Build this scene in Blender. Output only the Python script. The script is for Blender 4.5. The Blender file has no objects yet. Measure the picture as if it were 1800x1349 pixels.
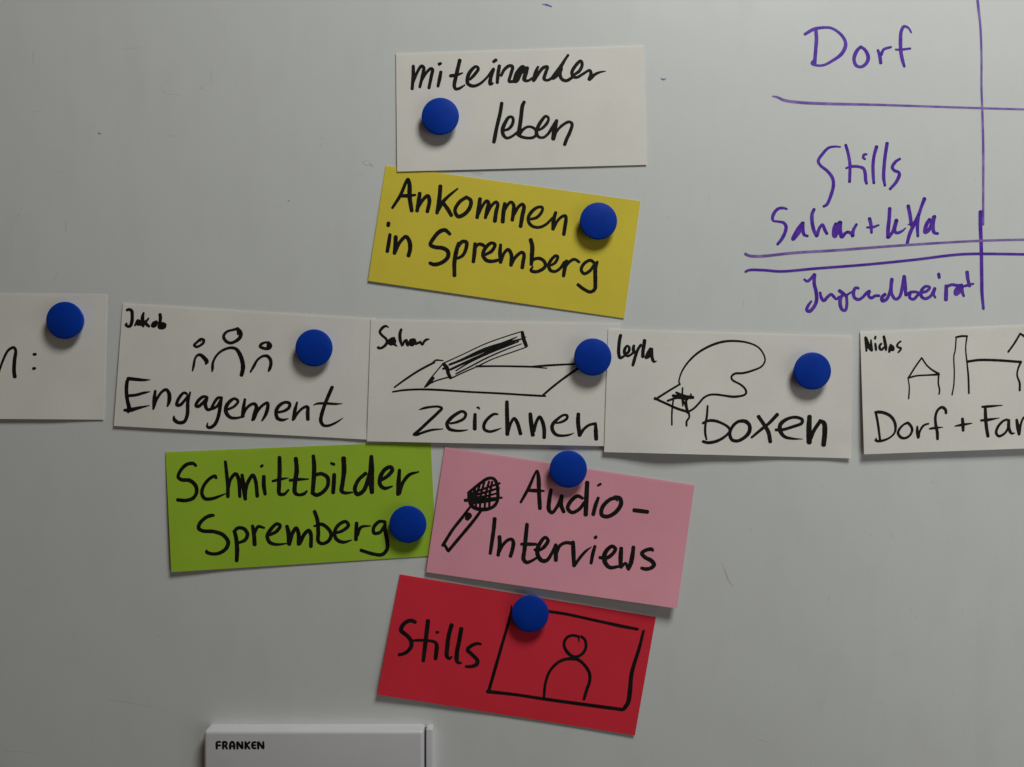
import bpy, bmesh, math, random
import numpy as np
from mathutils import Vector, Matrix

# ------------------------------------------------------------------ camera, world, lamps, exposure
K = 0.000467            # metres on the board per picture pixel (1800 px wide picture)
D = 0.634               # camera distance from the board
W_PX, H_PX = 1800.0, 1349.0
scene = bpy.context.scene
C = scene.collection
cam_data = bpy.data.cameras.new("camera")
cam_data.sensor_fit = 'HORIZONTAL'
cam_data.sensor_width = 36.0
cam_data.lens = 36.0 * D / (W_PX * K)
cam_data.clip_start = 0.01
cam_data.clip_end = 50.0
cam = bpy.data.objects.new("camera", cam_data)
cam.location = (0, -D, 0)
cam.rotation_euler = (math.radians(90), 0, 0)
C.objects.link(cam)
scene.camera = cam

world = bpy.data.worlds.new("World")
scene.world = world
world.use_nodes = True
bg = world.node_tree.nodes["Background"]
bg.inputs[0].default_value = (1.0, 0.74, 0.52, 1)
bg.inputs[1].default_value = 0.038

def area(name, loc, target, sx, sy, power, col):
    l = bpy.data.lights.new(name, 'AREA')
    l.shape = 'RECTANGLE'; l.size = sx; l.size_y = sy
    l.energy = power; l.color = col
    o = bpy.data.objects.new(name, l)
    o.location = loc
    d = Vector(target) - Vector(loc)
    o.rotation_euler = d.to_track_quat('-Z', 'Y').to_euler()
    C.objects.link(o)
    return o
area("ceiling_panel_lamp", (0.52, -0.80, 1.26), (0.36, 0, -0.15), 0.54, 0.42, 16.2, (0.985, 1.0, 0.965))
area("window_light", (1.25, -1.0, -0.35), (0.28, 0, -0.15), 1.0, 1.1, 2.7, (0.93, 0.98, 1.0))

scene.view_settings.view_transform = 'Standard'
scene.view_settings.look = 'None'
scene.view_settings.exposure = 0.0
scene.view_settings.gamma = 1.0
scene.view_settings.use_curve_mapping = False

# ------------------------------------------------------------------ helpers
def P(px, py, h):
    """point h metres in front of the board that the picture shows at (px, py)"""
    s = K * (D - h) / D
    return ((px - W_PX / 2) * s, -h, (H_PX / 2 - py) * s)

def tag(o, label=None, cat=None, group=None, kind=None):
    if label: o['label'] = label
    if cat: o['category'] = cat
    if group: o['group'] = group
    if kind: o['kind'] = kind
    return o

def link(name, me, parent=None):
    o = bpy.data.objects.new(name, me)
    C.objects.link(o)
    if parent is not None: o.parent = parent
    return o

def mesh(name, verts, faces, mat, smooth=False, attr=None):
    me = bpy.data.meshes.new(name)
    me.from_pydata([tuple(v) for v in verts], [], faces)
    me.materials.append(mat)
    if smooth:
        me.polygons.foreach_set('use_smooth', [True] * len(me.polygons))
    if attr is not None:
        a = me.attributes.new('pool', 'FLOAT', 'POINT')
        a.data.foreach_set('value', attr)
    me.update()
    return me

# ------------------------------------------------------------------ materials
def new_mat(name):
    m = bpy.data.materials.new(name); m.use_nodes = True
    nt = m.node_tree
    return m, nt, nt.nodes['Principled BSDF']

def noise(nt, scale, detail=4, rough=0.55, vec=None):
    n = nt.nodes.new('ShaderNodeTexNoise')
    n.inputs['Scale'].default_value = scale
    n.inputs['Detail'].default_value = detail
    n.inputs['Roughness'].default_value = rough
    if vec is not None: nt.links.new(vec, n.inputs['Vector'])
    return n

def mix(nt, fac, a, b):
    m = nt.nodes.new('ShaderNodeMix'); m.data_type = 'RGBA'
    if hasattr(fac, 'is_output'): nt.links.new(fac, m.inputs[0])
    else: m.inputs[0].default_value = fac
    for s, i in ((a, 6), (b, 7)):
        if hasattr(s, 'is_output'): nt.links.new(s, m.inputs[i])
        else: m.inputs[i].default_value = (*s, 1)
    return m.outputs[2]

def maprange(nt, v, a, b, c=0.0, d=1.0):
    n = nt.nodes.new('ShaderNodeMapRange')
    nt.links.new(v, n.inputs[0])
    n.inputs[1].default_value = a; n.inputs[2].default_value = b
    n.inputs[3].default_value = c; n.inputs[4].default_value = d
    return n.outputs[0]

def geo_pos(nt, scale=(1, 1, 1)):
    g = nt.nodes.new('ShaderNodeNewGeometry')
    mp = nt.nodes.new('ShaderNodeMapping')
    mp.inputs['Scale'].default_value = scale
    nt.links.new(g.outputs['Position'], mp.inputs['Vector'])
    return mp.outputs['Vector']

def paper(name, col, rough=0.8, spec=0.25):
    m, nt, b = new_mat(name)
    pos = geo_pos(nt)
    n1 = noise(nt, 22, 3, 0.5, pos)
    n2 = noise(nt, 900, 5, 0.7, pos)
    fib = noise(nt, 260, 6, 0.75, geo_pos(nt, (1.0, 1.0, 3.2)))
    dark = tuple(c * 0.965 for c in col)
    lite = tuple(min(1, c * 1.02) for c in col)
    c1 = mix(nt, maprange(nt, n1.outputs['Fac'], 0.35, 0.65), dark, lite)
    c2 = mix(nt, maprange(nt, n2.outputs['Fac'], 0.42, 0.70, 0.0, 0.13), c1, tuple(c * 0.55 for c in col))
    c3 = mix(nt, maprange(nt, fib.outputs['Fac'], 0.50, 0.72, 0.0, 0.12), c2, lite)
    nt.links.new(c3, b.inputs['Base Color'])
    b.inputs['Roughness'].default_value = rough
    b.inputs['Specular IOR Level'].default_value = spec
    bp = nt.nodes.new('ShaderNodeBump')
    bp.inputs['Strength'].default_value = 0.22
    bp.inputs['Distance'].default_value = 0.00012
    nt.links.new(fib.outputs['Fac'], bp.inputs['Height'])
    nt.links.new(bp.outputs[0], b.inputs['Normal'])
    return m

def ink(name, col, dark, lite, rough=0.45, spec=0.35, alpha=None):
    m, nt, b = new_mat(name)
    pos = geo_pos(nt)
    n = noise(nt, 420, 4, 0.6, pos)
    n2 = noise(nt, 90, 2, 0.5, pos)
    at = nt.nodes.new('ShaderNodeAttribute'); at.attribute_name = 'pool'
    c = mix(nt, maprange(nt, n2.outputs['Fac'], 0.4, 0.62), col, lite)
    c = mix(nt, maprange(nt, n.outputs['Fac'], 0.45, 0.75, 0.0, 0.5), c, dark)
    c = mix(nt, at.outputs['Fac'], c, dark)
    nt.links.new(c, b.inputs['Base Color'])
    b.inputs['Roughness'].default_value = rough
    b.inputs['Specular IOR Level'].default_value = spec
    if alpha: b.inputs['Alpha'].default_value = alpha
    return m

M = {}
M['white'] = paper('white_card', (0.85, 0.825, 0.765))
M['yellow'] = paper('yellow_card', (0.80, 0.66, 0.062))
M['green'] = paper('green_card', (0.41, 0.65, 0.040), 0.5, 0.5)
M['pink'] = paper('pink_card', (0.90, 0.385, 0.475))
M['red'] = paper('red_card', (0.82, 0.032, 0.060))
M['black'] = ink('black_marker_ink', (0.0075, 0.007, 0.0065), (0.004, 0.004, 0.004), (0.014, 0.013, 0.012), 0.6, 0.15)
M['purple'] = ink('purple_marker_ink', (0.10, 0.024, 0.44), (0.035, 0.009, 0.19), (0.14, 0.050, 0.48), 0.35, 0.4)
M['pale_purple'] = ink('worn_purple_marker_ink', (0.20, 0.11, 0.45), (0.10, 0.05, 0.30), (0.32, 0.22, 0.55), 0.35, 0.4)
M['grime'] = ink('old_marker_residue', (0.30, 0.30, 0.31), (0.16, 0.16, 0.17), (0.42, 0.42, 0.42), 0.6, 0.3, 0.10)
M['dark_speck'] = ink('dark_speck', (0.06, 0.06, 0.06), (0.03, 0.03, 0.03), (0.10, 0.10, 0.10), 0.6, 0.3, 0.42)
M['red_trace'] = ink('faint_red_marker_trace', (0.50, 0.14, 0.11), (0.40, 0.10, 0.08), (0.55, 0.25, 0.2), 0.6, 0.3, 0.28)

# enamelled steel board
m, nt, b = new_mat('whiteboard_enamel')
pos = geo_pos(nt)
n1 = noise(nt, 5.0, 4, 0.55, pos)
n2 = noise(nt, 40, 4, 0.6, geo_pos(nt, (1.0, 1.0, 0.35)))
c = mix(nt, maprange(nt, n1.outputs['Fac'], 0.35, 0.68), (0.722, 0.745, 0.730), (0.735, 0.755, 0.748))
c = mix(nt, maprange(nt, n2.outputs['Fac'], 0.48, 0.78, 0.0, 0.35), c, (0.64, 0.65, 0.65))
nt.links.new(c, b.inputs['Base Color'])
nt.links.new(maprange(nt, n2.outputs['Fac'], 0.3, 0.8, 0.26, 0.40), b.inputs['Roughness'])
b.inputs['Specular IOR Level'].default_value = 0.5
n3 = noise(nt, 7.0, 2, 0.5, pos)
bp = nt.nodes.new('ShaderNodeBump'); bp.inputs['Strength'].default_value = 0.25
bp.inputs['Distance'].default_value = 0.004
nt.links.new(n3.outputs['Fac'], bp.inputs['Height']); nt.links.new(bp.outputs[0], b.inputs['Normal'])
M['board'] = m

m, nt, b = new_mat('blue_magnet_plastic')
pos = geo_pos(nt)
n1 = noise(nt, 60, 3, 0.5, pos)
c = mix(nt, maprange(nt, n1.outputs['Fac'], 0.35, 0.7), (0.001, 0.036, 0.35), (0.002, 0.047, 0.43))
nt.links.new(c, b.inputs['Base Color'])
n2 = noise(nt, 1500, 3, 0.6, pos)
bp = nt.nodes.new('ShaderNodeBump'); bp.inputs['Strength'].default_value = 0.12
bp.inputs['Distance'].default_value = 0.00008
nt.links.new(n2.outputs['Fac'], bp.inputs['Height']); nt.links.new(bp.outputs[0], b.inputs['Normal'])
b.inputs['Roughness'].default_value = 0.55
b.inputs['Specular IOR Level'].default_value = 0.13
M['blue'] = m

m, nt, b = new_mat('box_plastic')
pos = geo_pos(nt)
n1 = noise(nt, 30, 4, 0.6, pos)
c = mix(nt, maprange(nt, n1.outputs['Fac'], 0.35, 0.7), (0.685, 0.68, 0.71), (0.71, 0.705, 0.735))
nt.links.new(c, b.inputs['Base Color'])
b.inputs['Roughness'].default_value = 0.35
n2 = noise(nt, 1100, 3, 0.6, pos)
bp = nt.nodes.new('ShaderNodeBump'); bp.inputs['Strength'].default_value = 0.08
bp.inputs['Distance'].default_value = 0.0001
nt.links.new(n2.outputs['Fac'], bp.inputs['Height']); nt.links.new(bp.outputs[0], b.inputs['Normal'])
M['box'] = m
m, nt, b = new_mat('box_shadow_gap'); b.inputs['Base Color'].default_value = (0.10, 0.10, 0.10, 1); b.inputs['Roughness'].default_value = 0.8
M['gap'] = m

# ------------------------------------------------------------------ pen strokes: a flat film of ink lying on a surface
def parse(s, w0):
    out = []; w = w0
    for t in s.split():
        v = [float(q) for q in t.split(',')]
        if len(v) > 2: w = v[2]
        out.append((v[0], v[1], w))
    return np.array(out)

def resample(p, step):
    if len(p) == 1:
        p = np.vstack([p, p + np.array([0.01, 0.01, 0])])
    if len(p) == 2:
        n = max(2, int(np.hypot(*(p[1, :2] - p[0, :2])) / step) + 1)
        t = np.linspace(0, 1, n)[:, None]
        return p[0] * (1 - t) + p[1] * t
    q = np.vstack([2 * p[0] - p[1], p, 2 * p[-1] - p[-2]])
    out = []
    for i in range(1, len(q) - 2):
        p0, p1, p2, p3 = q[i - 1], q[i], q[i + 1], q[i + 2]
        t0 = 0.0
        t1 = t0 + max(1e-3, np.hypot(*(p1 - p0)[:2])) ** 0.5
        t2 = t1 + max(1e-3, np.hypot(*(p2 - p1)[:2])) ** 0.5
        t3 = t2 + max(1e-3, np.hypot(*(p3 - p2)[:2])) ** 0.5
        n = max(2, int(np.hypot(*(p2 - p1)[:2]) / step))
        for t in np.linspace(t1, t2, n, endpoint=False):
            a1 = (t1 - t) / (t1 - t0) * p0 + (t - t0) / (t1 - t0) * p1
            a2 = (t2 - t) / (t2 - t1) * p1 + (t - t1) / (t2 - t1) * p2
            a3 = (t3 - t) / (t3 - t2) * p2 + (t - t2) / (t3 - t2) * p3
            b1 = (t2 - t) / (t2 - t0) * a1 + (t - t0) / (t2 - t0) * a2
            b2 = (t3 - t) / (t3 - t1) * a2 + (t - t1) / (t3 - t1) * a3
            out.append((t2 - t) / (t2 - t1) * b1 + (t - t1) / (t2 - t1) * b2)
    out.append(q[-2])
    return np.array(out)

rng = random.Random(7)
def strokes(name, parent, mat, blocks, hfun, base=0.00003, pool=0.0, label=None, rough=0.05):
    """blocks: (ox, oy, scale, default width, [stroke strings]) in enlarged picture coordinates"""
    V = []; F = []; A = []
    k = 0
    for (ox, oy, sc, w0, lst) in blocks:
        for s in lst:
            p = parse(s, w0)
            p = np.column_stack([ox + p[:, 0] / sc, oy + p[:, 1] / sc, p[:, 2] / sc])
            r = resample(p, 1.4)
            n = len(r)
            lvl = base + (k % 9) * 0.000009
            k += 1
            t = np.gradient(r[:, :2], axis=0)
            t /= np.maximum(1e-9, np.hypot(t[:, 0], t[:, 1]))[:, None]
            nrm = np.column_stack([-t[:, 1], t[:, 0]])
            wob = np.array([1 + rough * rng.uniform(-1, 1) for _ in range(n)])
            hw = r[:, 2] / 2 * wob * (1.17 if mat.name.startswith('black') else 1.22)
            i0 = len(V)
            def put(x, y, off, a):
                h = hfun(x, y) + off
                V.append(P(x, y, h)); A.append(a)
            for i in range(n):
                e = min(i, n - 1 - i)
                a = pool * max(0.0, 1 - e * 1.4 / 3.0) if pool else 0.0
                off = lvl + 0.000007 * i / n
                put(r[i, 0] + nrm[i, 0] * hw[i], r[i, 1] + nrm[i, 1] * hw[i], off, a)
                put(r[i, 0] - nrm[i, 0] * hw[i], r[i, 1] - nrm[i, 1] * hw[i], off, a)
                if i:
                    b0 = i0 + 2 * i
                    F.append((b0 - 2, b0 - 1, b0 + 1, b0))
            # rounded ends
            for (i, sg) in ((0, -1), (n - 1, 1)):
                c0 = len(V)
                off = lvl + (0.000007 if sg > 0 else 0.0)
                put(r[i, 0], r[i, 1], off, pool)
                seg = 6
                ring = []
                for j in range(seg + 1):
                    an = math.pi * j / seg
                    x = r[i, 0] + (nrm[i, 0] * math.cos(an) + sg * t[i, 0] * math.sin(an) * 0.8) * hw[i]
                    y = r[i, 1] + (nrm[i, 1] * math.cos(an) + sg * t[i, 1] * math.sin(an) * 0.8) * hw[i]
                    ring.append(len(V)); put(x, y, off, pool)
                for j in range(seg):
                    F.append((c0, ring[j], ring[j + 1]))
            # round joints where the line bends sharply
            for i in range(1, n - 1):
                j0, j1 = max(0, i - 2), min(n - 1, i + 2)
                if t[j0] @ t[j1] < 0.80:
                    c0 = len(V); off = lvl - 0.000004 - 0.0000004 * (i % 5)
                    put(r[i, 0], r[i, 1], off, 0.0)
                    ring = []
                    for j in range(10):
                        an = 2 * math.pi * j / 10
                        ring.append(len(V)); put(r[i, 0] + math.cos(an) * hw[i] * 0.97, r[i, 1] + math.sin(an) * hw[i] * 0.97, off, 0.0)
                    for j in range(10): F.append((c0, ring[j], ring[(j + 1) % 10]))
    # all faces towards the viewer
    va = np.array(V)
    G = []
    for f in F:
        a, b_, c_ = va[f[0]], va[f[1]], va[f[2]]
        ny = (b_[2] - a[2]) * (c_[0] - a[0]) - (b_[0] - a[0]) * (c_[2] - a[2])
        G.append(f if ny < 0 else tuple(reversed(f)))
    me = mesh(name, V, G, mat, attr=A)
    o = link(name, me, parent)
    if label: o['label'] = label
    return o

# ------------------------------------------------------------------ handwriting, traced as pen lines
TXT = {}
TXT['miteinander'] = [
 (690, 80, 7.826, 42, ["285,285,42 285,400,44 270,600,40", "288,500,34 340,370,36 400,285,40 430,310,42 420,380,42 375,575,36",
  "395,490,34 470,370,36 530,320,40 550,335,42 535,420,42 500,590,38", "640,260,44 665,248,34", "665,365,40 648,460,44 625,565,36",
  "925,205,46 905,290,46 870,440,46 850,560,44 870,600,38 920,592,34 995,545,18", "795,420,42 880,408,38 965,380,18",
  "1065,470,30 1130,400,42 1180,320,38 1150,290,34 1070,360,46 1030,460,46 1040,530,44 1110,560,40 1200,530,34 1300,440,30 1390,325,36 1350,450,46 1345,530,46 1378,522,28",
  "1390,225,38 1425,200,40", "1470,280,42 1455,370,46 1440,515,40"]),
 (880, 80, 6.923, 38, ["5,370,32 50,290,34 110,248,36 145,262,38 125,350,36 105,440,34 150,440,32",
  "150,440,34 190,430,50 240,340,46 290,280,44 265,260,38 200,340,46 170,430,48", "325,272,40 305,340,48 290,420,42 330,432,30 385,400,28",
  "455,262,28 425,330,38 400,430,36", "410,425,32 455,350,36 520,272,36 570,262,34 548,335,36 530,410,36 572,425,28 620,400,32",
  "822,118,28 780,180,32 725,270,42 680,330,44 630,400,42", "735,290,46 670,370,50 640,400,40", "735,280,42 722,350,40 745,410,36 800,430,34 880,385,32",
  "900,355,30 960,310,36 992,235,36 975,190,34 910,250,38 868,330,38 885,380,38 930,390,32 1000,350,30 1085,305,32 1100,350,40 1080,415,44",
  "1100,400,40 1140,360,34 1200,330,26 1275,315,12"])]
TXT['leben'] = [(850, 160, 10, 58, ["320,215,56 290,400,58 230,650,58 190,860,60 180,905,56",
  "370,695,38 440,670,46 500,600,52 522,510,48 500,460,44 445,465,50 380,560,60 335,680,62 350,780,56 410,830,46 500,800,42 590,730,40",
  "715,195,52 685,260,60 660,450,62 640,600,62 620,720,66", "590,750,60 650,800,50 780,830,46 880,815,46 930,760,48 910,680,46 840,635,42 770,635,42 700,675,46 640,750,54",
  "975,690,38 1040,650,46 1120,560,48 1142,480,42 1095,445,44 1020,525,54 950,650,58 930,740,58 970,810,46 1050,820,42 1130,760,44 1210,640,50 1275,540,52",
  "1285,520,54 1250,680,74 1225,845,68", "1235,820,60 1280,720,44 1380,610,44 1505,545,46 1555,580,50 1520,720,54 1460,850,56 1425,945,54"])]
TXT['ankommen'] = [
 (640, 280, 6.746, 44, ["335,580,28 430,430,36 520,240,34 538,300,44 540,450,46 565,615,42", "430,435,38 530,435,38 610,425,24",
  "660,405,38 648,500,44 628,615,38", "650,560,30 700,480,36 755,435,38 775,490,42 750,625,38", "905,320,42 895,450,44 865,640,38",
  "1110,350,18 1000,440,32 935,505,38", "930,510,38 990,590,42 1035,668,40", "880,610,30 935,510,34",
  "1215,450,36 1130,510,38 1078,610,38 1115,680,40 1200,645,42 1260,560,42 1265,490,40 1215,450,34", "1375,470,40 1360,580,44 1340,695,38"]),
 (840, 320, 10.588, 66, ["15,600,44 90,440,50 165,355,56 200,400,64 175,520,68 140,670,54", "160,620,50 250,450,50 340,375,52 370,410,56 340,560,66 315,735,66",
  "500,400,56 480,540,68 462,745,66", "490,540,50 560,420,52 620,375,52 665,430,60 665,560,68 640,715,58", "680,600,50 760,460,52 830,415,52 858,460,62 830,620,68 795,830,64",
  "985,695,44 1100,660,52 1195,545,50 1200,475,46 1110,475,50 990,570,60 938,680,56 965,780,56 1040,835,52 1150,845,48 1270,790,46 1390,670,40",
  "1450,570,54 1412,700,66 1400,880,62", "1410,860,50 1480,730,46 1560,650,48 1630,630,50 1640,700,58 1620,840,62 1600,980,58"])]
TXT['in_spremberg_yellow'] = [
 (640, 380, 6.923, 42, ["297,85,42 293,118,40", "315,225,36 300,330,42 282,432,40", "385,252,44 382,350,46 370,455,42", "385,430,32 435,320,38 510,252,40 552,310,46 560,400,46 540,485,42",
  "1045,220,38 985,172,42 920,190,44 850,265,42 808,350,42 860,378,42 960,392,44 1018,430,46 1020,500,44 940,570,42 850,590,42 800,572,36",
  "1150,330,38 1125,420,46 1100,560,46 1100,725,42", "1140,380,36 1195,312,40 1245,320,42 1240,400,40 1200,480,36 1140,515,30", "1350,335,34 1345,430,44 1330,558,38",
  "1345,400,30 1390,345,34 1440,350,38 1475,378,30", "1480,470,32 1560,420,38 1592,345,36 1545,330,36 1470,400,42 1448,480,42 1490,540,42 1560,552,38 1640,535,34"]),
 (860, 400, 9, 54, ["180,275,44 170,400,54 180,555,48", "190,530,42 240,400,44 300,352,48 350,430,54 345,600,52", "350,580,48 425,460,46 520,395,48 550,430,50 535,550,54 522,640,52",
  "655,195,56 680,300,60 675,450,60 665,590,50", "670,540,42 720,500,44 800,492,46 870,540,48 888,610,48 830,670,48 730,703,46 660,680,44 690,620,24",
  "985,600,34 1050,550,42 1085,460,40 1050,450,42 970,530,48 942,610,52 970,680,48 1040,698,42 1120,650,42 1190,550,42",
  "1225,530,48 1195,650,56 1175,770,46", "1210,610,44 1275,540,42 1350,505,40 1425,550,38", "1660,560,46 1600,522,44 1500,575,46 1455,670,46 1500,733,46 1590,690,44 1655,600,42",
  "1710,545,40 1680,640,56 1678,850,56 1668,980,52 1600,1022,48 1500,980,48 1400,905,46"])]
TXT['far_left'] = [(0, 500, 5.395, 28, ["-60,600,30 -50,740,32 -20,870,30", "-15,850,16 25,730,20 80,625,22 130,600,24 148,625,26 138,720,32 133,820,32 140,878,34",
  "320,666,26 340,663,20", "315,801,26 333,796,22"])]
TXT['name_engagement'] = [(200, 530, 15, 78, ["345,235,64 400,215,70 470,250,80 485,380,82 480,520,84 440,640,80 390,665,70 320,625,66 340,580,44",
  "555,640,44 600,570,66 635,510,74 670,540,86 640,610,76 690,590,76 700,630,50", "790,300,46 765,380,76 755,480,90 760,570,100 775,660,64",
  "920,445,36 870,510,56 800,560,80", "830,570,80 890,630,76 930,660,64", "1130,530,60 1060,575,84 1025,645,92 1080,640,84 1140,560,70", "1180,640,60 1190,690,60", "1220,345,76 1230,430,80 1220,540,76 1210,640,78 1200,705,56",
  "1250,610,104 1310,600,90 1360,620,64 1330,670,90 1250,690,104 1200,715,46"])]
TXT['engagement'] = [
 (210, 650, 8.182, 48, ["150,115,24 115,160,44 100,300,48 112,430,48 140,580,50 122,618,26", "120,130,46 230,140,44 350,150,34 440,147,12", "110,378,38 240,365,38 350,335,34 440,318,12",
  "70,585,36 150,582,54 280,550,38 430,517,12", "515,305,34 500,420,46 485,570,24", "490,560,28 540,420,34 610,320,36 670,288,38 712,340,48 715,450,50 690,528,24",
  "970,350,34 930,332,34 850,420,42 825,510,42 870,510,42 940,440,36 985,375,30", "1018,325,24 985,450,44 975,650,46 930,750,44 850,762,46 790,720,46 782,670,20",
  "1265,400,36 1210,388,38 1130,450,42 1098,520,38 1130,530,42 1200,480,42 1250,420,40", "1255,415,46 1235,500,48 1265,575,42 1340,560,38",
  "1465,410,38 1420,405,38 1350,500,38 1330,560,40 1400,530,36 1450,450,36", "1468,400,38 1450,520,46 1420,680,46 1370,790,44 1300,835,42 1262,820,36 1268,765,14",
  "1560,572,34 1650,530,34 1706,455,36 1655,418,36 1580,465,46 1530,550,50 1540,630,50 1600,690,44 1680,697,34 1790,672,28"]),
 (400, 660, 8.182, 48, ["250,345,34 232,450,46 212,595,40", "212,600,36 270,480,36 340,420,38 390,412,42 415,450,48 390,550,52 358,645,34", "375,630,44 440,500,38 520,420,36 575,395,36 580,450,46 550,560,44 495,655,22",
  "735,532,32 820,510,36 885,462,42 892,405,40 830,388,38 740,440,46 697,530,46 722,620,46 790,643,38 875,622,12", "1000,388,26 970,500,46 938,645,30", "950,630,40 1010,540,34 1100,462,38 1150,455,42 1152,550,50 1155,635,50",
  "1505,170,44 1470,250,46 1400,420,46 1350,580,48 1342,660,48 1380,720,40 1450,725,34 1560,680,28 1660,615,10", "1235,430,12 1290,408,28 1420,405,34 1560,413,28 1650,408,10"])]
TXT['figures'] = [(330, 560, 10.588, 48, ["295,400,52 245,388,48 165,450,42 120,500,46 160,530,46 240,500,42 295,445,46 298,400,48", "225,405,34 238,440,14",
  "90,975,28 110,880,44 140,740,38 190,682,44 240,682,56 300,730,66 355,810,68 332,848,34", "935,190,50 850,212,42 740,242,42 685,290,46 668,350,52 720,430,54 800,458,50 900,420,54 975,350,64 982,260,66 940,195,44",
  "935,220,50 930,300,28", "450,1000,16 460,940,46 468,830,42 530,700,38 640,600,42 800,547,46 900,570,56 975,680,68 1020,820,72 1028,930,72 1000,1058,66",
  "1510,450,46 1450,447,36 1370,480,50 1348,520,52 1420,558,50 1510,555,56 1545,510,56 1510,465,56 1495,515,56", "1165,1000,30 1230,890,48 1300,770,38 1400,702,42 1480,702,52 1535,760,56 1548,850,56 1520,950,48 1500,985,26"])]
TXT['name_zeichnen'] = [(640, 560, 11.25, 54, ["485,180,20 430,152,42 360,190,52 312,270,48 360,340,46 430,400,46 455,460,52 420,530,52 330,590,46 275,580,46 288,560,30",
  "595,395,54 540,410,58 500,470,74 540,500,74 595,440,74 600,510,54 648,548,24", "735,218,46 710,300,56 715,430,56 750,540,38", "760,530,46 800,450,42 840,430,46 845,500,52 870,543,34",
  "1000,425,54 935,435,64 912,495,74 950,515,74 1005,450,60 1015,500,50 1070,485,46 1120,465,44", "1115,470,44 1150,520,40 1190,455,44 1230,422,42 1285,410,24"])]
TXT['pencil'] = [
 (680, 570, 6.923, 20, ["92,770,18 230,670,22 400,560,24 580,465,24", "560,460,12 600,440,20 685,445,12", "70,825,18 200,805,22 400,795,22 600,800,24 1000,825,22 1400,845,22 1760,868,22",
  "1090,515,22 1300,512,20 1600,515,20 1760,519,20", "460,768,16 520,680,16 600,580,14 680,485,14", "680,480,14 900,380,12 1200,240,12 1450,150,12 1640,90,12", "1648,98,36 1665,180,40 1698,268,38",
  "1700,280,12 1500,350,12 1300,420,12 1100,515,14 930,590,14 780,660,16", "690,485,34 730,530,42 748,600,38 775,655,34", "682,545,22 740,530,34", "465,765,16 560,705,16 680,665,16 760,645,18",
  "480,755,24 520,710,34 568,655,28", "570,650,18 545,700,18 560,715,12", "760,495,24 900,440,26 1100,350,26 1400,240,32 1585,155,10", "770,555,24 950,470,26 1200,360,32 1450,240,34 1640,180,14",
  "840,568,14 1000,470,16 1250,350,20 1450,270,20 1600,215,12", "840,605,16 1000,525,16 1200,420,16 1450,310,14 1640,240,10", "900,440,26 1200,310,44 1480,215,26", "1660,160,18 1695,158,10", "1590,207,16 1602,212,16"]),
 (900, 600, 8.571, 26, ["0,800,24 200,810,26 440,825,28 505,828,22", "455,825,28 600,700,30 780,560,30 980,420,34 1050,370,34", "0,380,24 300,388,22 525,408,14", "290,385,24 550,365,28 950,345,22 1050,343,20"])]
TXT['zeichnen'] = [
 (710, 700, 9.474, 50, ["255,195,14 330,170,36 450,148,34 580,145,36 630,170,42 560,250,46 400,400,46 250,540,46 165,605,38", "160,610,34 210,612,42 300,580,38 450,535,36 650,515,16",
  "770,425,32 900,395,40 1010,330,44 1028,260,44 975,222,42 880,262,50 770,350,54 718,430,54 750,510,52 850,542,40 960,545,34 1065,530,14", "1185,270,50 1180,400,58 1180,515,58", "1210,160,16 1240,160,34 1262,185,16",
  "1565,270,26 1500,268,40 1400,340,46 1335,440,50 1340,520,46 1420,558,40 1520,540,36 1625,500,10"]),
 (890, 700, 9.474, 60, ["10,62,54 12,250,60 18,450,62 18,605,60", "30,560,46 70,430,44 130,340,44 180,405,54 238,595,54", "400,262,56 412,400,64 442,615,62", "460,550,50 500,400,48 555,315,48 600,390,56 630,520,58 630,660,54",
  "830,420,26 930,395,38 1010,340,40 1012,292,40 960,282,36 860,345,44 768,450,56 768,530,54 830,610,48 940,628,38 1060,610,28 1135,578,6", "1200,265,56 1195,400,62 1222,620,60", "1228,610,50 1290,520,44 1380,450,40 1488,425,42", "1488,428,40 1490,540,60 1497,685,60"])]
TXT['name_boxen'] = [(1060, 570, 15, 78, ["465,295,78 440,400,80 417,600,80 415,780,80 450,890,76 520,868,60 600,800,56", "590,800,60 680,720,70 688,610,62 640,575,56 575,660,74 570,770,74 640,842,64 730,810,56 790,760,56",
  "815,570,66 800,640,76 812,720,80 860,770,66", "1000,550,68 930,650,68 860,830,74 810,1000,78 785,1090,68", "1095,430,84 1080,560,86 1055,700,86 1050,860,84", "1255,650,74 1190,760,84 1135,890,66 1200,850,84 1260,760,100",
  "1290,650,64 1285,780,76 1300,900,76 1340,990,64 1410,975,24"])]
TXT['glove'] = [(1140, 590, 7.936, 26, ["440,680,22 425,655,20 450,540,20 530,400,24 680,250,27 850,150,30 1020,92,30 1180,77,28 1380,100,24 1530,165,22 1608,270,20 1625,350,20 1580,430,22 1450,490,26 1320,525,28 1200,535,28 1155,580,26 1170,620,26 1290,690,26 1350,750,28 1362,800,28 1340,828,26 1200,855,32 1060,840,28 950,825,28 850,830,26 770,870,26 700,950,26 630,1020,26 550,1068,28",
  "438,680,24 280,775,26 130,870,28", "90,880,40 130,892,30", "100,885,30 250,952,30 400,1020,32 555,1068,32", "475,730,20 470,860,24 478,985,18", "385,795,26 500,850,44 622,865,40", "340,840,34 480,860,54 615,870,28",
  "265,912,26 400,870,30 540,885,40", "590,815,20 600,860,20", "345,900,22 327,1060,22 325,1250,22", "475,900,30 520,980,32 548,1075,40", "525,905,26 530,1000,34", "562,1080,26 568,1140,24 532,1200,26 530,1260,26"])]
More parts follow.
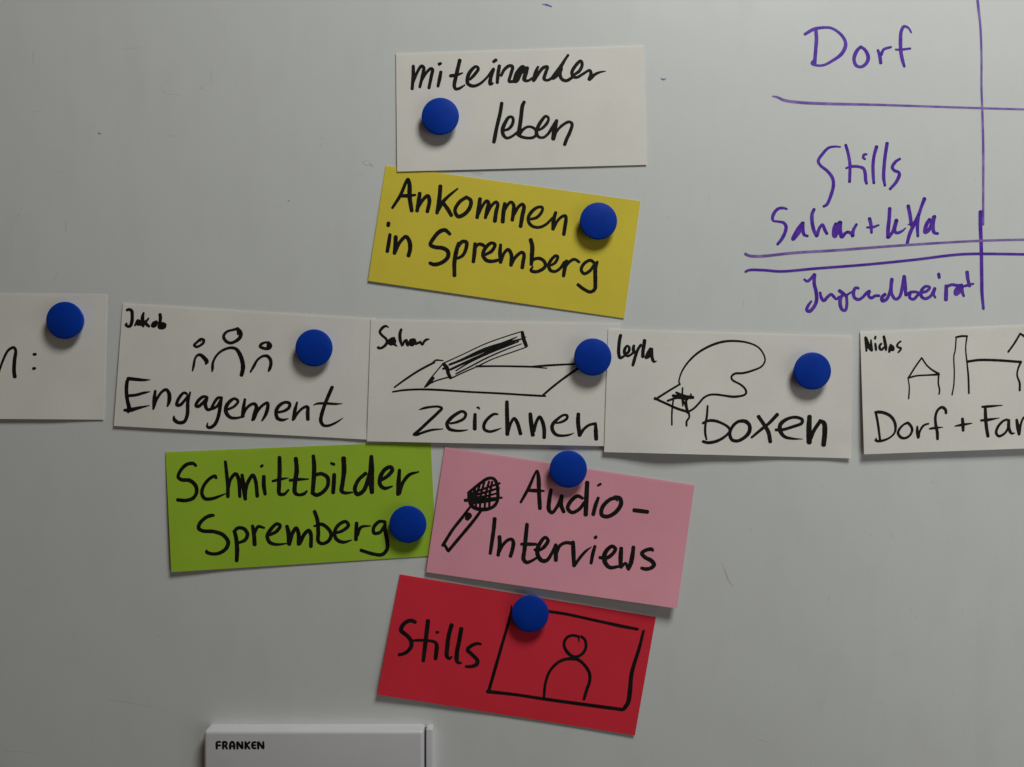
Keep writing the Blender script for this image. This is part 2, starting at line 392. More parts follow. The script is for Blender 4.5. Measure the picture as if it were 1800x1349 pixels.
TXT['boxen'] = [(1220, 690, 7.2, 38, ["172,170,22 162,300,26 143,420,28 142,520,28 158,598,22", "110,392,26 170,362,32 260,360,34 370,400,30 440,450,30 452,490,30 390,560,30 280,620,34 170,637,36 112,622,32",
  "625,362,42 560,370,36 490,430,34 452,520,38 480,600,38 550,615,36 640,570,40 698,500,44 702,420,42 655,370,44 600,362,36", "815,305,42 880,400,42 940,500,46 965,625,44", "1055,280,42 950,390,36 850,470,34 728,572,26",
  "1035,475,34 1110,475,34 1250,435,34 1365,388,36 1368,345,38 1280,315,34 1170,342,38 1092,410,46 1092,490,46 1145,560,38 1240,585,28 1375,592,8", "1462,305,52 1455,450,60 1458,635,60", "1475,580,46 1520,480,42 1600,360,42", "1600,362,40 1645,390,52 1655,500,56 1640,665,54"])]
TXT['name_dorf'] = [(1500, 570, 15, 66, ["320,350,62 338,500,72 345,710,48", "335,370,66 390,540,86 440,640,86 490,700,62", "465,415,36 470,520,56 488,690,62", "585,330,54 572,390,50", "580,515,50 590,600,60 600,690,50",
  "745,515,48 700,560,56 700,650,64 750,678,56 800,620,54", "805,325,60 830,450,72 858,620,72 860,690,48", "985,540,46 970,640,84 945,735,54", "1005,570,60 1045,610,68 1050,670,76 985,670,70", "1250,455,46 1190,500,46 1152,580,54 1200,620,54 1256,635,54 1238,690,50 1180,750,40"])]
TXT['village'] = [(1580, 570, 8.182, 22, ["330,485,22 240,610,22 142,768,24", "330,485,20 400,590,22 480,660,24 568,712,30", "130,778,22 250,745,22 400,735,22 580,725,28", "132,780,16 150,900,18 142,1072,20", "575,705,22 568,850,22 586,950,22 578,1008,20",
  "765,1020,20 790,880,18 798,700,18 792,460,18 810,380,18 825,195,18", "820,190,24 900,174,26 985,174,26", "980,178,20 962,340,18 980,550,20 1000,750,24 1008,995,24", "985,540,32 1150,517,32 1400,520,32 1760,545,32",
  "1752,552,28 1710,660,24 1702,740,24 1738,850,28 1738,955,28", "1572,402,26 1660,280,26 1745,138,26", "1745,138,28 1800,172,30 1900,240,30", "1900,240,26 1910,420,24 1900,560,22"])]
TXT['dorf'] = [
 (1520, 700, 11.25, 50, ["217,275,46 260,500,46 303,825,42", "200,280,30 260,277,56 370,290,56 500,350,56 585,460,54 610,590,48 588,690,36 500,780,34 380,835,42 270,853,48 218,835,46 235,785,12",
  "850,490,50 780,520,38 690,610,44 660,700,50 720,780,52 800,793,46 890,740,42 938,640,46 918,560,50 856,490,50", "1040,565,38 1040,680,52 1058,785,46", "1070,770,38 1090,660,38 1170,540,40 1262,507,34",
  "1608,300,46 1598,232,54 1530,182,50 1450,232,46 1402,350,46 1402,500,52 1435,680,56 1440,812,48", "1285,608,34 1400,590,46 1545,578,14"]),
 (1660, 700, 12.857, 60, ["410,465,56 420,600,70 425,735,58", "240,635,24 400,605,54 625,570,20", "925,205,56 930,400,70 950,650,70 985,865,66", "855,200,44 1000,190,54 1310,165,20", "828,508,48 1000,490,58 1250,450,12",
  "1420,485,46 1330,520,48 1212,650,54 1172,790,58 1230,862,56 1350,810,48 1430,700,48 1455,570,56", "1455,500,60 1460,680,66 1520,800,54 1590,790,20", "1635,492,56 1660,650,76 1690,820,60", "1695,800,54 1740,550,44 1800,440,44 1900,400,44",
  "2080,500,50 2060,640,60 2080,840,60", "2060,560,50 2200,460,46 2240,600,60 2230,820,60"])]
TXT['schnittbilder'] = [
 (290, 790, 7.826, 44, ["425,228,36 390,197,42 300,210,44 210,300,42 182,385,42 230,420,46 340,430,48 420,500,48 435,590,46 390,670,44 290,705,44 172,697,44", "705,400,30 690,372,44 620,400,40 530,510,42 508,610,44 550,680,44 650,680,40 740,650,32 840,610,12",
  "830,170,38 850,350,44 865,500,46 865,655,44", "875,520,38 900,420,40 970,338,44 1010,400,48 1030,655,40", "1060,350,38 1080,500,56 1105,685,46", "1100,660,42 1130,480,44 1210,358,44 1245,430,44 1270,648,46", "1360,375,46 1360,500,50 1378,618,42",
  "1320,240,32 1342,222,34", "1575,112,46 1578,300,52 1570,500,50 1575,612,46 1640,618,38 1700,560,24", "1480,440,30 1580,415,38 1700,395,12"]),
 (490, 790, 6.667, 42, ["200,108,42 210,250,48 190,400,46 192,512,42 240,535,32 300,520,34 330,490,20", "130,365,30 220,355,34 350,350,14", "405,78,36 415,200,46 410,350,46 398,495,42", "425,302,36 500,288,38 570,330,42 575,420,40 520,500,40 440,537,40 392,508,42",
  "650,295,40 645,400,44 637,510,40", "615,165,28 648,178,32", "760,105,50 765,250,50 748,400,44 738,490,44 780,512,34 865,505,16", "1020,282,38 935,360,38 892,470,42 920,527,42 990,490,42 1050,350,46 1075,250,42", "1085,85,40 1085,200,56 1085,400,58 1092,505,46",
  "1205,360,34 1280,310,40 1330,242,42 1310,208,40 1240,242,42 1187,340,44 1190,420,42 1240,458,38 1330,435,18", "1415,243,34 1405,380,46 1397,530,40", "1410,515,46 1450,400,38 1530,300,36 1640,265,16"])]
TXT['spremberg_green'] = [
 (340, 880, 8.182, 50, ["290,215,40 250,218,48 180,245,46 92,330,48 75,400,50 130,437,48 300,450,48 430,500,50 500,600,52 470,690,50 380,755,46 280,770,44 190,742,44 190,720,30", "590,440,50 615,550,52 628,700,56 622,870,48", "585,450,46 640,397,44 730,410,46 778,490,48 740,570,46 645,612,34",
  "850,365,44 870,480,52 880,635,52", "880,470,38 930,377,42 1020,395,28", "1090,500,36 1200,440,46 1248,360,42 1200,337,42 1110,420,48 1062,510,48 1095,600,48 1190,633,38 1340,620,18", "1345,370,46 1370,480,58 1378,630,56", "1390,600,46 1430,460,48 1480,398,48 1512,480,52 1515,630,52",
  "1530,620,46 1600,480,48 1660,433,48 1688,480,48 1690,662,48"]),
 (540, 880, 7.826, 48, ["100,150,46 140,270,48 152,450,48 152,560,48 200,595,42 290,560,44 330,470,46 280,380,44 190,327,44 95,355,24", "370,450,36 480,420,40 568,342,42 530,292,42 440,330,44 378,430,44 400,530,46 490,575,42 615,545,14",
  "680,310,42 675,430,50 670,540,46", "690,480,38 740,370,38 870,350,16", "1070,292,36 990,292,42 912,380,42 922,450,42 1000,440,40 1060,355,38", "1070,295,38 1070,400,44 1100,560,48 1098,670,46 1030,745,44 900,735,42 738,685,40"])]
TXT['microphone'] = [(760, 820, 8.4286, 34, ["540,385,34 700,260,41 820,182,43 900,180,41 948,240,45 970,380,45 960,520,43 900,600,45 780,640,50 650,625,52 580,580,52 552,480,52 542,390,47",
  "485,505,45 700,490,36 1030,465,29", "550,440,38 750,395,34 990,320,25", "580,400,31 800,320,29 1000,250,29", "600,540,41 800,520,34 960,490,31", "590,475,38 800,440,29 960,400,25", "700,285,29 650,440,34 645,600,29", "770,235,29 720,420,31 705,620,29", "840,225,29 790,420,31 775,630,29", "885,230,31 850,420,34 842,620,29",
  "630,330,36 590,560,45", "545,460,61 640,500,63 700,500,45", "560,600,29 450,750,41 300,940,41 160,1165,45", "720,660,38 600,820,43 400,1060,43 237,1255,43", "150,1172,38 175,1165,38 232,1250,41", "542,725,84 515,775,66"])]
TXT['audio'] = [(900, 820, 6.923, 42, ["105,440,28 200,270,36 305,55,26 322,130,42 328,300,46 340,515,42", "190,292,36 300,297,40 390,300,20", "475,285,38 455,400,46 450,530,44 485,565,38 550,490,38 608,360,40", "605,360,40 598,470,46 630,555,38",
  "860,390,32 800,362,40 720,420,42 678,510,42 730,562,40 820,520,38 880,440,36", "915,197,46 905,400,50 897,590,48", "1050,385,34 1015,480,42 988,588,42", "1045,235,24 1078,215,28", "1290,385,44 1200,400,40 1100,500,44 1092,590,44 1160,612,42 1270,550,44 1328,450,46 1308,385,42 1250,375,38", "1270,390,26 1280,420,20", "1485,535,44 1570,545,46 1650,555,42"])]
TXT['interviews'] = [
 (850, 900, 11.25, 72, ["220,135,70 200,350,70 165,600,68 132,825,56", "315,490,70 320,650,72 288,860,64", "310,800,50 380,660,56 480,560,58 560,545,58 590,610,68 570,750,68 532,880,64", "860,245,66 840,450,72 810,750,72 792,940,72 850,1000,66 950,970,50 1050,910,44", "745,640,52 850,640,66 1040,642,50",
  "1010,750,52 1120,750,56 1228,660,66 1275,565,62 1220,505,58 1130,600,68 1065,750,76 1082,880,76 1160,968,74 1250,960,66 1350,820,58 1430,650,56", "1430,655,60 1430,800,78 1430,960,70", "1450,800,56 1510,670,58 1620,612,58 1750,622,66"]),
 (990, 910, 10, 62, ["172,430,60 180,600,68 190,850,56", "195,850,48 300,700,48 400,590,42 500,515,12", "558,505,50 520,640,58 490,805,50", "560,358,54 580,338,50", "645,705,54 760,712,58 868,640,58 918,550,58 860,507,58 780,560,62 722,670,72 742,800,72 820,878,62 980,860,44",
  "1020,540,60 1010,700,70 1010,870,60", "1015,880,44 1095,805,46 1140,895,54", "1235,518,58 1220,650,66 1190,800,70 1147,915,46", "1580,588,34 1560,560,56 1460,572,58 1382,630,58 1440,700,62 1550,760,66 1598,830,66 1540,890,58 1440,905,58 1375,888,48"])]
TXT['stills_red'] = [(690, 1080, 10.588, 70, ["425,150,60 350,118,64 240,155,66 165,250,70 165,310,72 270,400,66 345,500,72 345,600,68 270,700,60 180,745,56 110,765,34", "120,735,30 170,745,40", "660,122,70 640,300,72 610,550,70 572,870,60", "395,490,38 500,485,46 650,490,46 790,522,52 822,580,66 815,700,70 800,830,60",
  "815,337,42 850,337,42", "1100,200,70 1050,380,70 1020,600,72 1012,780,66 1060,828,44 1100,790,34", "1280,270,68 1240,500,70 1200,700,72 1195,850,70 1220,903,52 1280,905,34", "1645,560,38 1590,545,50 1480,580,56 1397,660,62 1480,750,62 1578,860,66 1568,930,66 1480,970,56 1365,975,46"])]
TXT['frame_red'] = [(840, 1060, 5.806, 28, ["345,30,14 325,150,22 240,450,28 115,885,30", "97,905,34 400,940,28 700,985,30 1100,1040,32 1475,1090,32", "1690,288,26 1650,450,30 1570,720,36 1552,900,40 1532,1020,40 1485,1088,34", "700,85,26 900,115,26 1200,180,26 1500,245,30 1632,270,24"]),
 (940, 1100, 9.636, 44, ["750,187,42 650,167,40 560,192,42 502,270,44 502,360,44 560,460,50 650,525,48 740,520,42 830,450,44 868,350,44 848,240,44 790,187,42", "745,200,32 750,280,14",
  "155,1210,40 180,980,40 240,800,42 350,660,44 480,582,46 620,562,50 740,582,48 860,690,46 930,820,48 928,950,46 880,1090,48 832,1250,44"])]
TXT['purple_dorf'] = [(1400, 30, 7.826, 38, ["265,158,42 275,300,44 265,450,42 250,640,44", "115,240,34 240,170,40 380,147,32 480,155,32 590,222,34 665,320,38 675,400,44 620,510,42 500,600,36 380,662,30 280,668,30 212,640,34 240,600,30",
  "885,410,34 830,470,42 792,580,42 822,668,38 890,688,36 960,640,40 988,560,44 948,460,38 885,410,32", "1120,458,32 1145,530,40 1160,635,40", "1165,520,40 1200,450,32 1300,415,30", "1580,215,20 1540,152,26 1480,132,36 1442,200,38 1432,330,42 1437,480,42 1460,600,40 1485,682,32", "1365,450,22 1440,450,28 1567,435,26"])]
TXT['purple_stills'] = [(1420, 240, 9, 44, ["515,168,22 430,162,30 330,182,36 240,270,42 165,390,42 200,460,40 310,550,42 390,660,46 405,770,46 370,920,46 300,1080,42 250,1110,36", "600,137,40 640,280,42 665,430,42 665,600,42 660,720,40", "605,505,28 680,480,38 800,480,38 880,510,44 908,590,46 915,690,46 930,748,36",
  "930,285,28 888,290,36 880,345,36 908,360,28", "1088,165,48 1050,300,44 1032,450,44 1035,620,44 1045,740,36", "1255,110,46 1225,300,46 1207,480,46 1200,650,46 1220,780,34", "1460,355,32 1390,400,40 1337,490,44 1370,540,40 1440,570,40 1448,610,46 1400,720,44 1300,835,36"])]
TXT['purple_names'] = [
 (1340, 350, 11.25, 60, ["485,200,36 420,182,46 320,192,52 240,270,56 202,370,56 215,430,42 320,450,42 420,472,52 468,540,58 450,660,58 380,800,56 300,900,46", "800,475,60 700,600,58 605,795,66 700,690,66 780,570,72", "800,475,62 800,600,62 830,710,54 898,735,44",
  "1025,205,54 985,300,60 985,450,62 1020,620,60 1075,735,56", "1082,725,58 1130,580,52 1190,512,52 1240,620,56 1278,688,50", "1460,495,66 1420,600,68 1430,735,76 1500,600,68 1530,470,76", "1540,465,72 1540,600,62 1572,748,66 1640,680,52 1700,650,46"]),
 (1490, 340, 10, 52, ["-10,680,40 60,702,50 90,750,52", "90,745,52 100,650,48 158,545,38", "385,445,56 410,560,52 420,695,40", "340,600,32 430,600,42 548,560,28", "740,267,56 730,450,54 710,650,58 710,775,58", "720,770,56 790,680,48 860,475,60", "852,500,58 822,650,58 860,697,46 950,670,38 1020,612,18",
  "1065,222,56 1100,400,54 1120,560,56", "1352,95,58 1300,230,48 1240,400,54 1160,560,56 1090,720,54 1048,875,46", "1060,548,16 1110,545,20", "1250,380,46 1227,550,52 1235,755,40", "1440,462,56 1382,560,58 1362,690,56 1430,640,56 1515,420,56", "1530,405,50 1502,550,54 1520,690,52 1588,710,40"])]
TXT['purple_jugend'] = [
 (1400, 475, 10.588, 56, ["145,175,36 200,210,46 270,160,48 335,80,50", "340,85,52 330,250,56 365,400,58 375,560,58 330,680,56 240,770,56 192,745,52 220,660,50 280,578,30", "440,420,42 465,520,50 510,570,52 580,500,48 650,452,48 690,490,48 740,540,42 800,500,44", "800,385,56 860,430,58 920,480,48",
  "890,440,48 822,520,58 817,650,58 852,738,52 908,748,52 938,650,48 930,480,48", "930,470,38 1040,400,28", "1158,340,42 1100,332,48 1062,420,56 1080,510,52 1150,550,48 1230,510,46 1310,420,48 1360,392,48", "1358,395,56 1340,470,48 1390,520,48 1470,480,46 1540,478,44", "1650,452,56 1592,510,58 1602,573,56 1680,540,52 1740,400,48 1778,170,52"]),
 (1550, 470, 9, 48, ["160,190,50 147,320,48 160,430,44 220,508,42 280,470,42 328,300,46 355,145,50", "360,150,44 370,300,50 380,445,42", "390,440,38 450,400,42 540,392,38 600,415,38", "450,405,42 442,480,42 500,508,40 570,440,40", "630,400,40 710,380,40 758,322,40 700,302,38 632,362,44 622,450,46 680,498,42 770,460,40 838,335,42",
  "840,335,44 820,430,38 848,482,28", "900,105,44 910,165,42", "1020,295,46 1018,400,54 1015,515,54", "1030,305,42 1110,277,40 1200,290,40 1270,282,38", "1230,295,46 1172,370,52 1172,428,52 1240,370,52 1265,305,46", "1270,300,46 1270,380,48 1298,458,34", "1350,78,50 1360,180,48 1390,300,42", "1300,302,32 1370,282,42 1453,262,26"])]
GRID = [
 ('pale_purple', [(1340, 0, 3.913, 14, ["70,663,7 100,668,13 150,690,16 250,705,16 400,713,16 800,722,13 1200,735,12 1510,745,12 1800,753,11 1990,757,11"])]),
 ('pale_purple', [(1340, 0, 3.913, 14, ["1475,-60,12 1485,40,15 1500,180,13 1508,380,12 1508,600,12 1515,800,13 1520,1017,14 1520,1300,13 1519,1545,14"])]),
 ('purple', [(1300, 350, 3.6, 18, ["1525,80,20 1525,170,20 1530,300,18 1533,500,18 1535,600,17 1544,695,14"])]),
 ('pale_purple', [(1300, 350, 3.6, 13, ["37,347,14 60,358,14 130,362,14 350,340,13 600,325,13 1000,295,12 1500,265,11 1800,257,11 1950,256,11"])]),
 ('purple', [(1300, 350, 3.6, 14, ["38,460,12 60,450,13 150,450,13 260,458,13 480,440,13 800,415,13 1100,385,13 1400,350,13 1600,347,13 1800,350,12 1950,352,12"])])]
MARKS = [
 ('grime', (650, 264, 2.576, 6, ["468,104,9 490,108,12 512,106,6", "0,66,8 12,74,10"])),
 ('grime', (0, 0, 2.571, 4, ["148,235,3 150,260,5 152,295,2", "955,310,3 955,375,3", "725,385,2 745,420,3 820,430,2", "1060,375,3 1070,395,2", "1450,622,4 1465,630,3", "1450,657,5 1450,667,4", "1655,728,3 1640,735,3 1655,748,4 1672,740,3 1660,728,2", "1676,748,8 1680,753,6", "80,972,5 88,972,5",
   "298,1000,4 296,1050,5", "262,1235,4 245,1270,4", "130,510,2 175,505,3", "1625,785,4 1638,795,4", "270,780,5 278,778,4", "670,636,4 676,640,3", "765,615,5 790,618,3", "168,378,2 190,402,3", "550,222,2 640,216,2"])),
 ("dark_speck", (0, 0, 2.571, 4, ["445,603,5 455,606,5", "1303,907,5 1306,909,5", "910,398,3 911,400,3"])),
 ('red_trace', (1150, 800, 2.457, 4, ["290,460,1 305,500,3 320,540,4 340,572,2"])),
 ('grime', (1150, 800, 2.457, 4, ["930,345,4 942,348,4", "1020,342,3 1037,358,4", "762,605,3 752,628,4", "1105,668,4 1112,672,4", "1128,698,5 1134,702,4", "450,1230,3 470,1236,4 505,1243,2", "965,1065,2 990,1068,3", "1198,115,4 1207,120,5", "415,323,4 424,325,4", "728,135,3 733,140,3", "1460,535,3 1466,540,3"])),
 ('grime', (0, 740, 2.216, 4, ["420,1085,2 540,1105,2 655,1130,1", "612,835,3 622,846,2", "20,1285,2 150,1295,2", "365,1245,3 358,1262,2"])),
 ('pale_purple', (1100, 0, 2.41, 5, ["148,333,4 158,338,6 171,334,3"])),
 ('grime', (1100, 0, 2.41, 5, ["178,920,5 184,926,5", "500,1270,3 498,1300,2"])),
 ('pale_purple', (900, 0, 2, 5, ["108,16,4 122,18,5 138,24,4"]))]
FRANKEN = [(350, 1260, 13.846, 38, ["430,780,50 430,640,50 450,618,45 520,618,40", "440,700,43 520,700,40", "585,780,48 585,620,50", "590,620,48 650,622,48 672,660,48 640,705,45 600,708,43", "640,712,48 680,780,45",
  "755,780,50 757,680,50 785,625,50 820,620,50 852,670,50 855,780,50", "765,720,40 850,720,40", "935,780,48 935,625,48 1048,770,48 1048,618,45", "1130,780,48 1130,618,48", "1232,618,43 1165,690,45 1228,780,45",
  "1380,625,43 1315,632,48 1290,690,50 1318,765,48 1380,768,40", "1300,697,40 1375,697,38", "1440,780,48 1440,625,48 1560,770,48 1560,618,45"])]

# ------------------------------------------------------------------ whiteboard
def empty(name, loc):
    o = bpy.data.objects.new(name, None); o.empty_display_size = 0.02
    o.location = loc; C.objects.link(o); return o

flat = lambda x, y: 0.0
board = tag(empty('whiteboard', (0, 0, 0)), 'white enamelled magnetic whiteboard carrying the cards, purple table and faint marks', 'whiteboard')
bm = bmesh.new()
bmesh.ops.create_cube(bm, size=1.0, matrix=Matrix.Translation((0, 0.009, 0)) @ Matrix.Diagonal((2.0, 0.018, 1.2, 1)))
me = bpy.data.meshes.new('board_surface'); bm.to_mesh(me); bm.free(); me.materials.append(M['board'])
link('board_surface', me, board)

strokes('purple_handwriting', board, M['purple'], TXT['purple_dorf'], flat, pool=0.5, label='purple word Dorf in the top cell of the table')
strokes('purple_handwriting', board, M['purple'], TXT['purple_stills'], flat, pool=0.8, label='purple word Stills above the line of two names')
strokes('purple_handwriting', board, M['purple'], TXT['purple_names'], flat, pool=0.8, label='two short purple names joined by a plus sign')
strokes('purple_handwriting', board, M['purple'], TXT['purple_jugend'], flat, pool=0.4, label='purple word Jugendbeirat under the double line')
for i, (mt, bl) in enumerate(GRID):
    strokes('table_line', board, M[mt], bl, flat, base=0.00012 + 0.00003 * i, pool=0.5, rough=0.03,
            label=['upper horizontal purple line', 'long vertical purple line running off the top', 'short thick vertical purple line', 'upper line of the double underline', 'lower line of the double underline'][i])
for mt, bl in MARKS:
    for st in bl[4]:
        strokes('smudge', board, M[mt], [(*bl[:4], [st])], flat, base=0.00002, rough=0.25)

# ------------------------------------------------------------------ cards
TH = 0.00028
class Card:
    def __init__(s, tl, tr, br, bl, h0, bottom, left=0.0, right=0.0, corner=0.0):
        s.q = [np.array(p, float) for p in (tl, tr, br, bl)]
        s.h0, s.bottom, s.left, s.right, s.corner = h0, bottom, left, right, corner
    def px(s, u, v):
        a, b_, c_, d = s.q
        return (a * (1 - u) + b_ * u) * (1 - v) + (d * (1 - u) + c_ * u) * v
    def uv(s, x, y):
        u = v = 0.5
        p = np.array([x, y])
        for _ in range(4):
            f = s.px(u, v) - p
            du = s.px(u + 1e-3, v) - s.px(u, v); dv = s.px(u, v + 1e-3) - s.px(u, v)
            J = np.array([du, dv]).T / 1e-3
            d = np.linalg.solve(J, -f); u += d[0]; v += d[1]
        return u, v
    def prof(s, u):
        b_ = s.bottom; n = len(b_) - 1
        u = min(max(u, 0), 1) * n; i = min(int(u), n - 1); t = u - i
        t = t * t * (3 - 2 * t)
        return b_[i] * (1 - t) + b_[i + 1] * t
    def hgt(s, u, v):
        uu, vv = min(max(u, 0), 1), min(max(v, 0), 1)
        h = s.h0 + s.prof(uu) * vv ** 2.1 + s.left * (1 - uu) ** 3 * (0.25 + 0.75 * math.sin(math.pi * min(1, vv * 0.9))) + s.right * uu ** 4 * vv
        h += 0.10 * math.sin(3.1 * uu + 1.3) * math.sin(2.6 * vv + 0.4)
        h -= 0.14 * max(0.0, 1 - vv / 0.012)            # top edge tilted towards the lamp, a bright rim put into the shape
        if s.corner:
            e = max(0.0, uu - 0.90) / 0.10 * max(0.0, vv - 0.90) / 0.10
            h += s.corner * e
        return max(h, 0.06) * 0.001 + TH
    def hxy(s, x, y):
        return s.hgt(*s.uv(x, y))

def us(n, eps):
    l = [i / n for i in range(n + 1)]
    return sorted(set(l + [eps, 2 * eps, 1 - eps, 1 - 2 * eps]))
def make_card(c, mat, label, group=None):
    U = us(44, 0.006); Vv = us(26, 0.012)
    nu, nv = len(U), len(Vv)
    cx, cy = c.px(0.5, 1.0); org = Vector(P(cx, cy, 0))
    V = []; F = []
    jit = random.Random(int(cx * 7 + cy))
    for side in (0, 1):
        for v in Vv:
            for u in U:
                x, y = c.px(u, v)
                h = c.hgt(u, v)
                V.append(Vector(P(x, y, h)) - org + Vector((0, TH * side, 0)))
    o2 = nu * nv
    for j in range(nv - 1):
        for i in range(nu - 1):
            a = j * nu + i
            F.append((a, a + nu, a + nu + 1, a + 1))
            F.append((o2 + a, o2 + a + 1, o2 + a + nu + 1, o2 + a + nu))
    for i in range(nu - 1):
        F.append((i, i + 1, o2 + i + 1, o2 + i)); a = (nv - 1) * nu + i
        F.append((a, o2 + a, o2 + a + 1, a + 1))
    for j in range(nv - 1):
        a = j * nu; F.append((a, o2 + a, o2 + a + nu, a + nu)); a += nu - 1
        F.append((a, a + nu, o2 + a + nu, o2 + a))
    me = mesh('card_sheet', V, F, mat, smooth=True)
    me.set_sharp_from_angle(angle=math.radians(40))
    root = empty('paper_card', org)
    tag(root, label, 'paper card', group)
    link('sheet', me, root)
    return root

def write(root, name, key, card, label=None):
    o = strokes(name, root, M['black'], TXT[key], card.hxy, label=label)
    # keep the ink where it was traced: child mesh holds world coordinates, so shift by the card's base
    o.data.transform(Matrix.Translation(-root.location))
    return o

G = 'handwritten cards held on the whiteboard'
CARDS = {
 'leben': Card((696, 94), (1131, 80), (1137, 290), (698, 302), 0.60, [0.5, 0.3, 0.3, 0.3, 0.2]),
 'yellow': Card((678, 291), (1126, 354), (1097, 560), (647, 494), 0.08, [1.0, 0.9, 0.9, 0.7, 0.5], left=0.3),
 'far': Card((-252, 514), (188, 518), (182, 738), (-257, 735), 0.15, [2.6, 2.4, 2.3, 2.0, 0.7]),
 'eng': Card((216, 533), (660, 560), (645, 773), (200, 749), 0.50, [0.9, 1.2, 1.2, 0.9, 0.7], left=0.7, corner=0.6),
 'zei': Card((652, 561), (1091, 568), (1084, 785), (645, 776), 0.95, [1.2, 1.8, 1.8, 1.7, 1.2], left=0.3),
 'box': Card((1069, 578), (1498, 590), (1496, 806), (1062, 795), 1.35, [1.6, 4.8, 2.4, 0.5, 0.2], left=0.3, corner=1.0),
 'dorf': Card((1512, 583), (1948, 566), (1960, 783), (1519, 799), 0.15, [3.3, 3.6, 4.0, 4.2, 4.2], left=2.2),
 'green': Card((291, 795), (757, 776), (767, 977), (301, 1006), 0.06, [2.2, 0.9, 0.7, 0.5, 0.4], left=1.8),
 'pink': Card((782, 786), (1221, 853), (1190, 1070), (749, 1006), 0.55, [2.0, 3.2, 4.4, 5.4, 6.4], left=0.6, right=0.5),
 'red': Card((703, 1010), (1153, 1085), (1116, 1293), (663, 1221), 0.10, [3.4, 2.2, 1.2, 0.9, 0.9], left=1.4, right=0.7)}
r = make_card(CARDS['leben'], M['white'], 'white card reading miteinander leben, topmost card, above the yellow card', G)
write(r, 'handwriting', 'miteinander', CARDS['leben'], 'black word miteinander'); write(r, 'handwriting', 'leben', CARDS['leben'], 'black word leben')
r = make_card(CARDS['yellow'], M['yellow'], 'yellow card reading Ankommen in Spremberg, tilted clockwise', G)
write(r, 'handwriting', 'ankommen', CARDS['yellow'], 'black word Ankommen'); write(r, 'handwriting', 'in_spremberg_yellow', CARDS['yellow'], 'black words in Spremberg')
r = make_card(CARDS['far'], M['white'], 'white card cut off by the left edge, ending in the letter n and a colon', G)
write(r, 'handwriting', 'far_left', CARDS['far'], 'black letter n and colon')
r = make_card(CARDS['eng'], M['white'], 'white card reading Engagement with three drawn people', G)
write(r, 'handwriting', 'name_engagement', CARDS['eng'], 'small black first name in the corner'); write(r, 'drawing', 'figures', CARDS['eng'], 'three simple people'); write(r, 'handwriting', 'engagement', CARDS['eng'], 'black word Engagement')
r = make_card(CARDS['zei'], M['white'], 'white card reading zeichnen with a drawn pencil on a sheet', G)
write(r, 'handwriting', 'name_zeichnen', CARDS['zei'], 'small black first name in the corner'); write(r, 'drawing', 'pencil', CARDS['zei'], 'pencil over a sheet of paper'); write(r, 'handwriting', 'zeichnen', CARDS['zei'], 'black word zeichnen')
r = make_card(CARDS['box'], M['white'], 'white card reading boxen with a drawn boxing glove', G)
write(r, 'handwriting', 'name_boxen', CARDS['box'], 'small black first name in the corner'); write(r, 'drawing', 'glove', CARDS['box'], 'boxing glove outline with scribbled cuff'); write(r, 'handwriting', 'boxen', CARDS['box'], 'black word boxen')
r = make_card(CARDS['dorf'], M['white'], 'white card cut off by the right edge, reading Dorf + Far with drawn houses', G)
write(r, 'handwriting', 'name_dorf', CARDS['dorf'], 'small black first name in the corner'); write(r, 'drawing', 'village', CARDS['dorf'], 'house, chimney and barn'); write(r, 'handwriting', 'dorf', CARDS['dorf'], 'black words Dorf + Far')
r = make_card(CARDS['green'], M['green'], 'lime green card reading Schnittbilder Spremberg', G)
write(r, 'handwriting', 'schnittbilder', CARDS['green'], 'black word Schnittbilder'); write(r, 'handwriting', 'spremberg_green', CARDS['green'], 'black word Spremberg')
r = make_card(CARDS['pink'], M['pink'], 'pink card reading Audio-Interviews with a drawn microphone, lower edge lifting', G)
write(r, 'drawing', 'microphone', CARDS['pink'], 'hand microphone'); write(r, 'handwriting', 'audio', CARDS['pink'], 'black word Audio-'); write(r, 'handwriting', 'interviews', CARDS['pink'], 'black word Interviews')
r = make_card(CARDS['red'], M['red'], 'red card reading Stills with a drawn picture frame, lowest card', G)
write(r, 'handwriting', 'stills_red', CARDS['red'], 'black word Stills'); write(r, 'drawing', 'frame_red', CARDS['red'], 'picture frame with a person inside')

# ------------------------------------------------------------------ magnets
def lathe(prof, n=96):
    V = []; F = []
    for (rr, y) in prof:
        for i in range(n):
            a = 2 * math.pi * i / n
            V.append((rr * math.cos(a), -y, rr * math.sin(a)))
    for j in range(len(prof) - 1):
        for i in range(n):
            a = j * n + i; b_ = j * n + (i + 1) % n
            F.append((a, b_, b_ + n, a + n))
    V.append((0, -prof[-1][1] - 0.00003, 0)); t = len(V) - 1
    V.append((0, -prof[0][1], 0))
    k = (len(prof) - 1) * n
    for i in range(n):
        F.append((k + i, k + (i + 1) % n, t)); F.append(((i + 1) % n, i, t + 1))
    return V, F
RM = 0.01515
prof = [(0.0122, 0.0), (0.0126, 0.0003), (0.0136, 0.0028), (0.0146, 0.0050), (RM - 0.0001, 0.0059), (RM, 0.0063), (RM - 0.00015, 0.0067), (RM - 0.0005, 0.0070),
        (RM - 0.0011, 0.00722), (RM - 0.0022, 0.00748), (0.0112, 0.00786), (0.0090, 0.00822), (0.0067, 0.00848), (0.0045, 0.00864), (0.0022, 0.00873), (0.0008, 0.00875)]
V, F = lathe(prof)
mag = mesh('round_magnet', V, F, M['blue'], smooth=True)
bmm = bmesh.new(); bmm.from_mesh(mag); bmesh.ops.recalc_face_normals(bmm, faces=bmm.faces); bmm.to_mesh(mag); bmm.free()
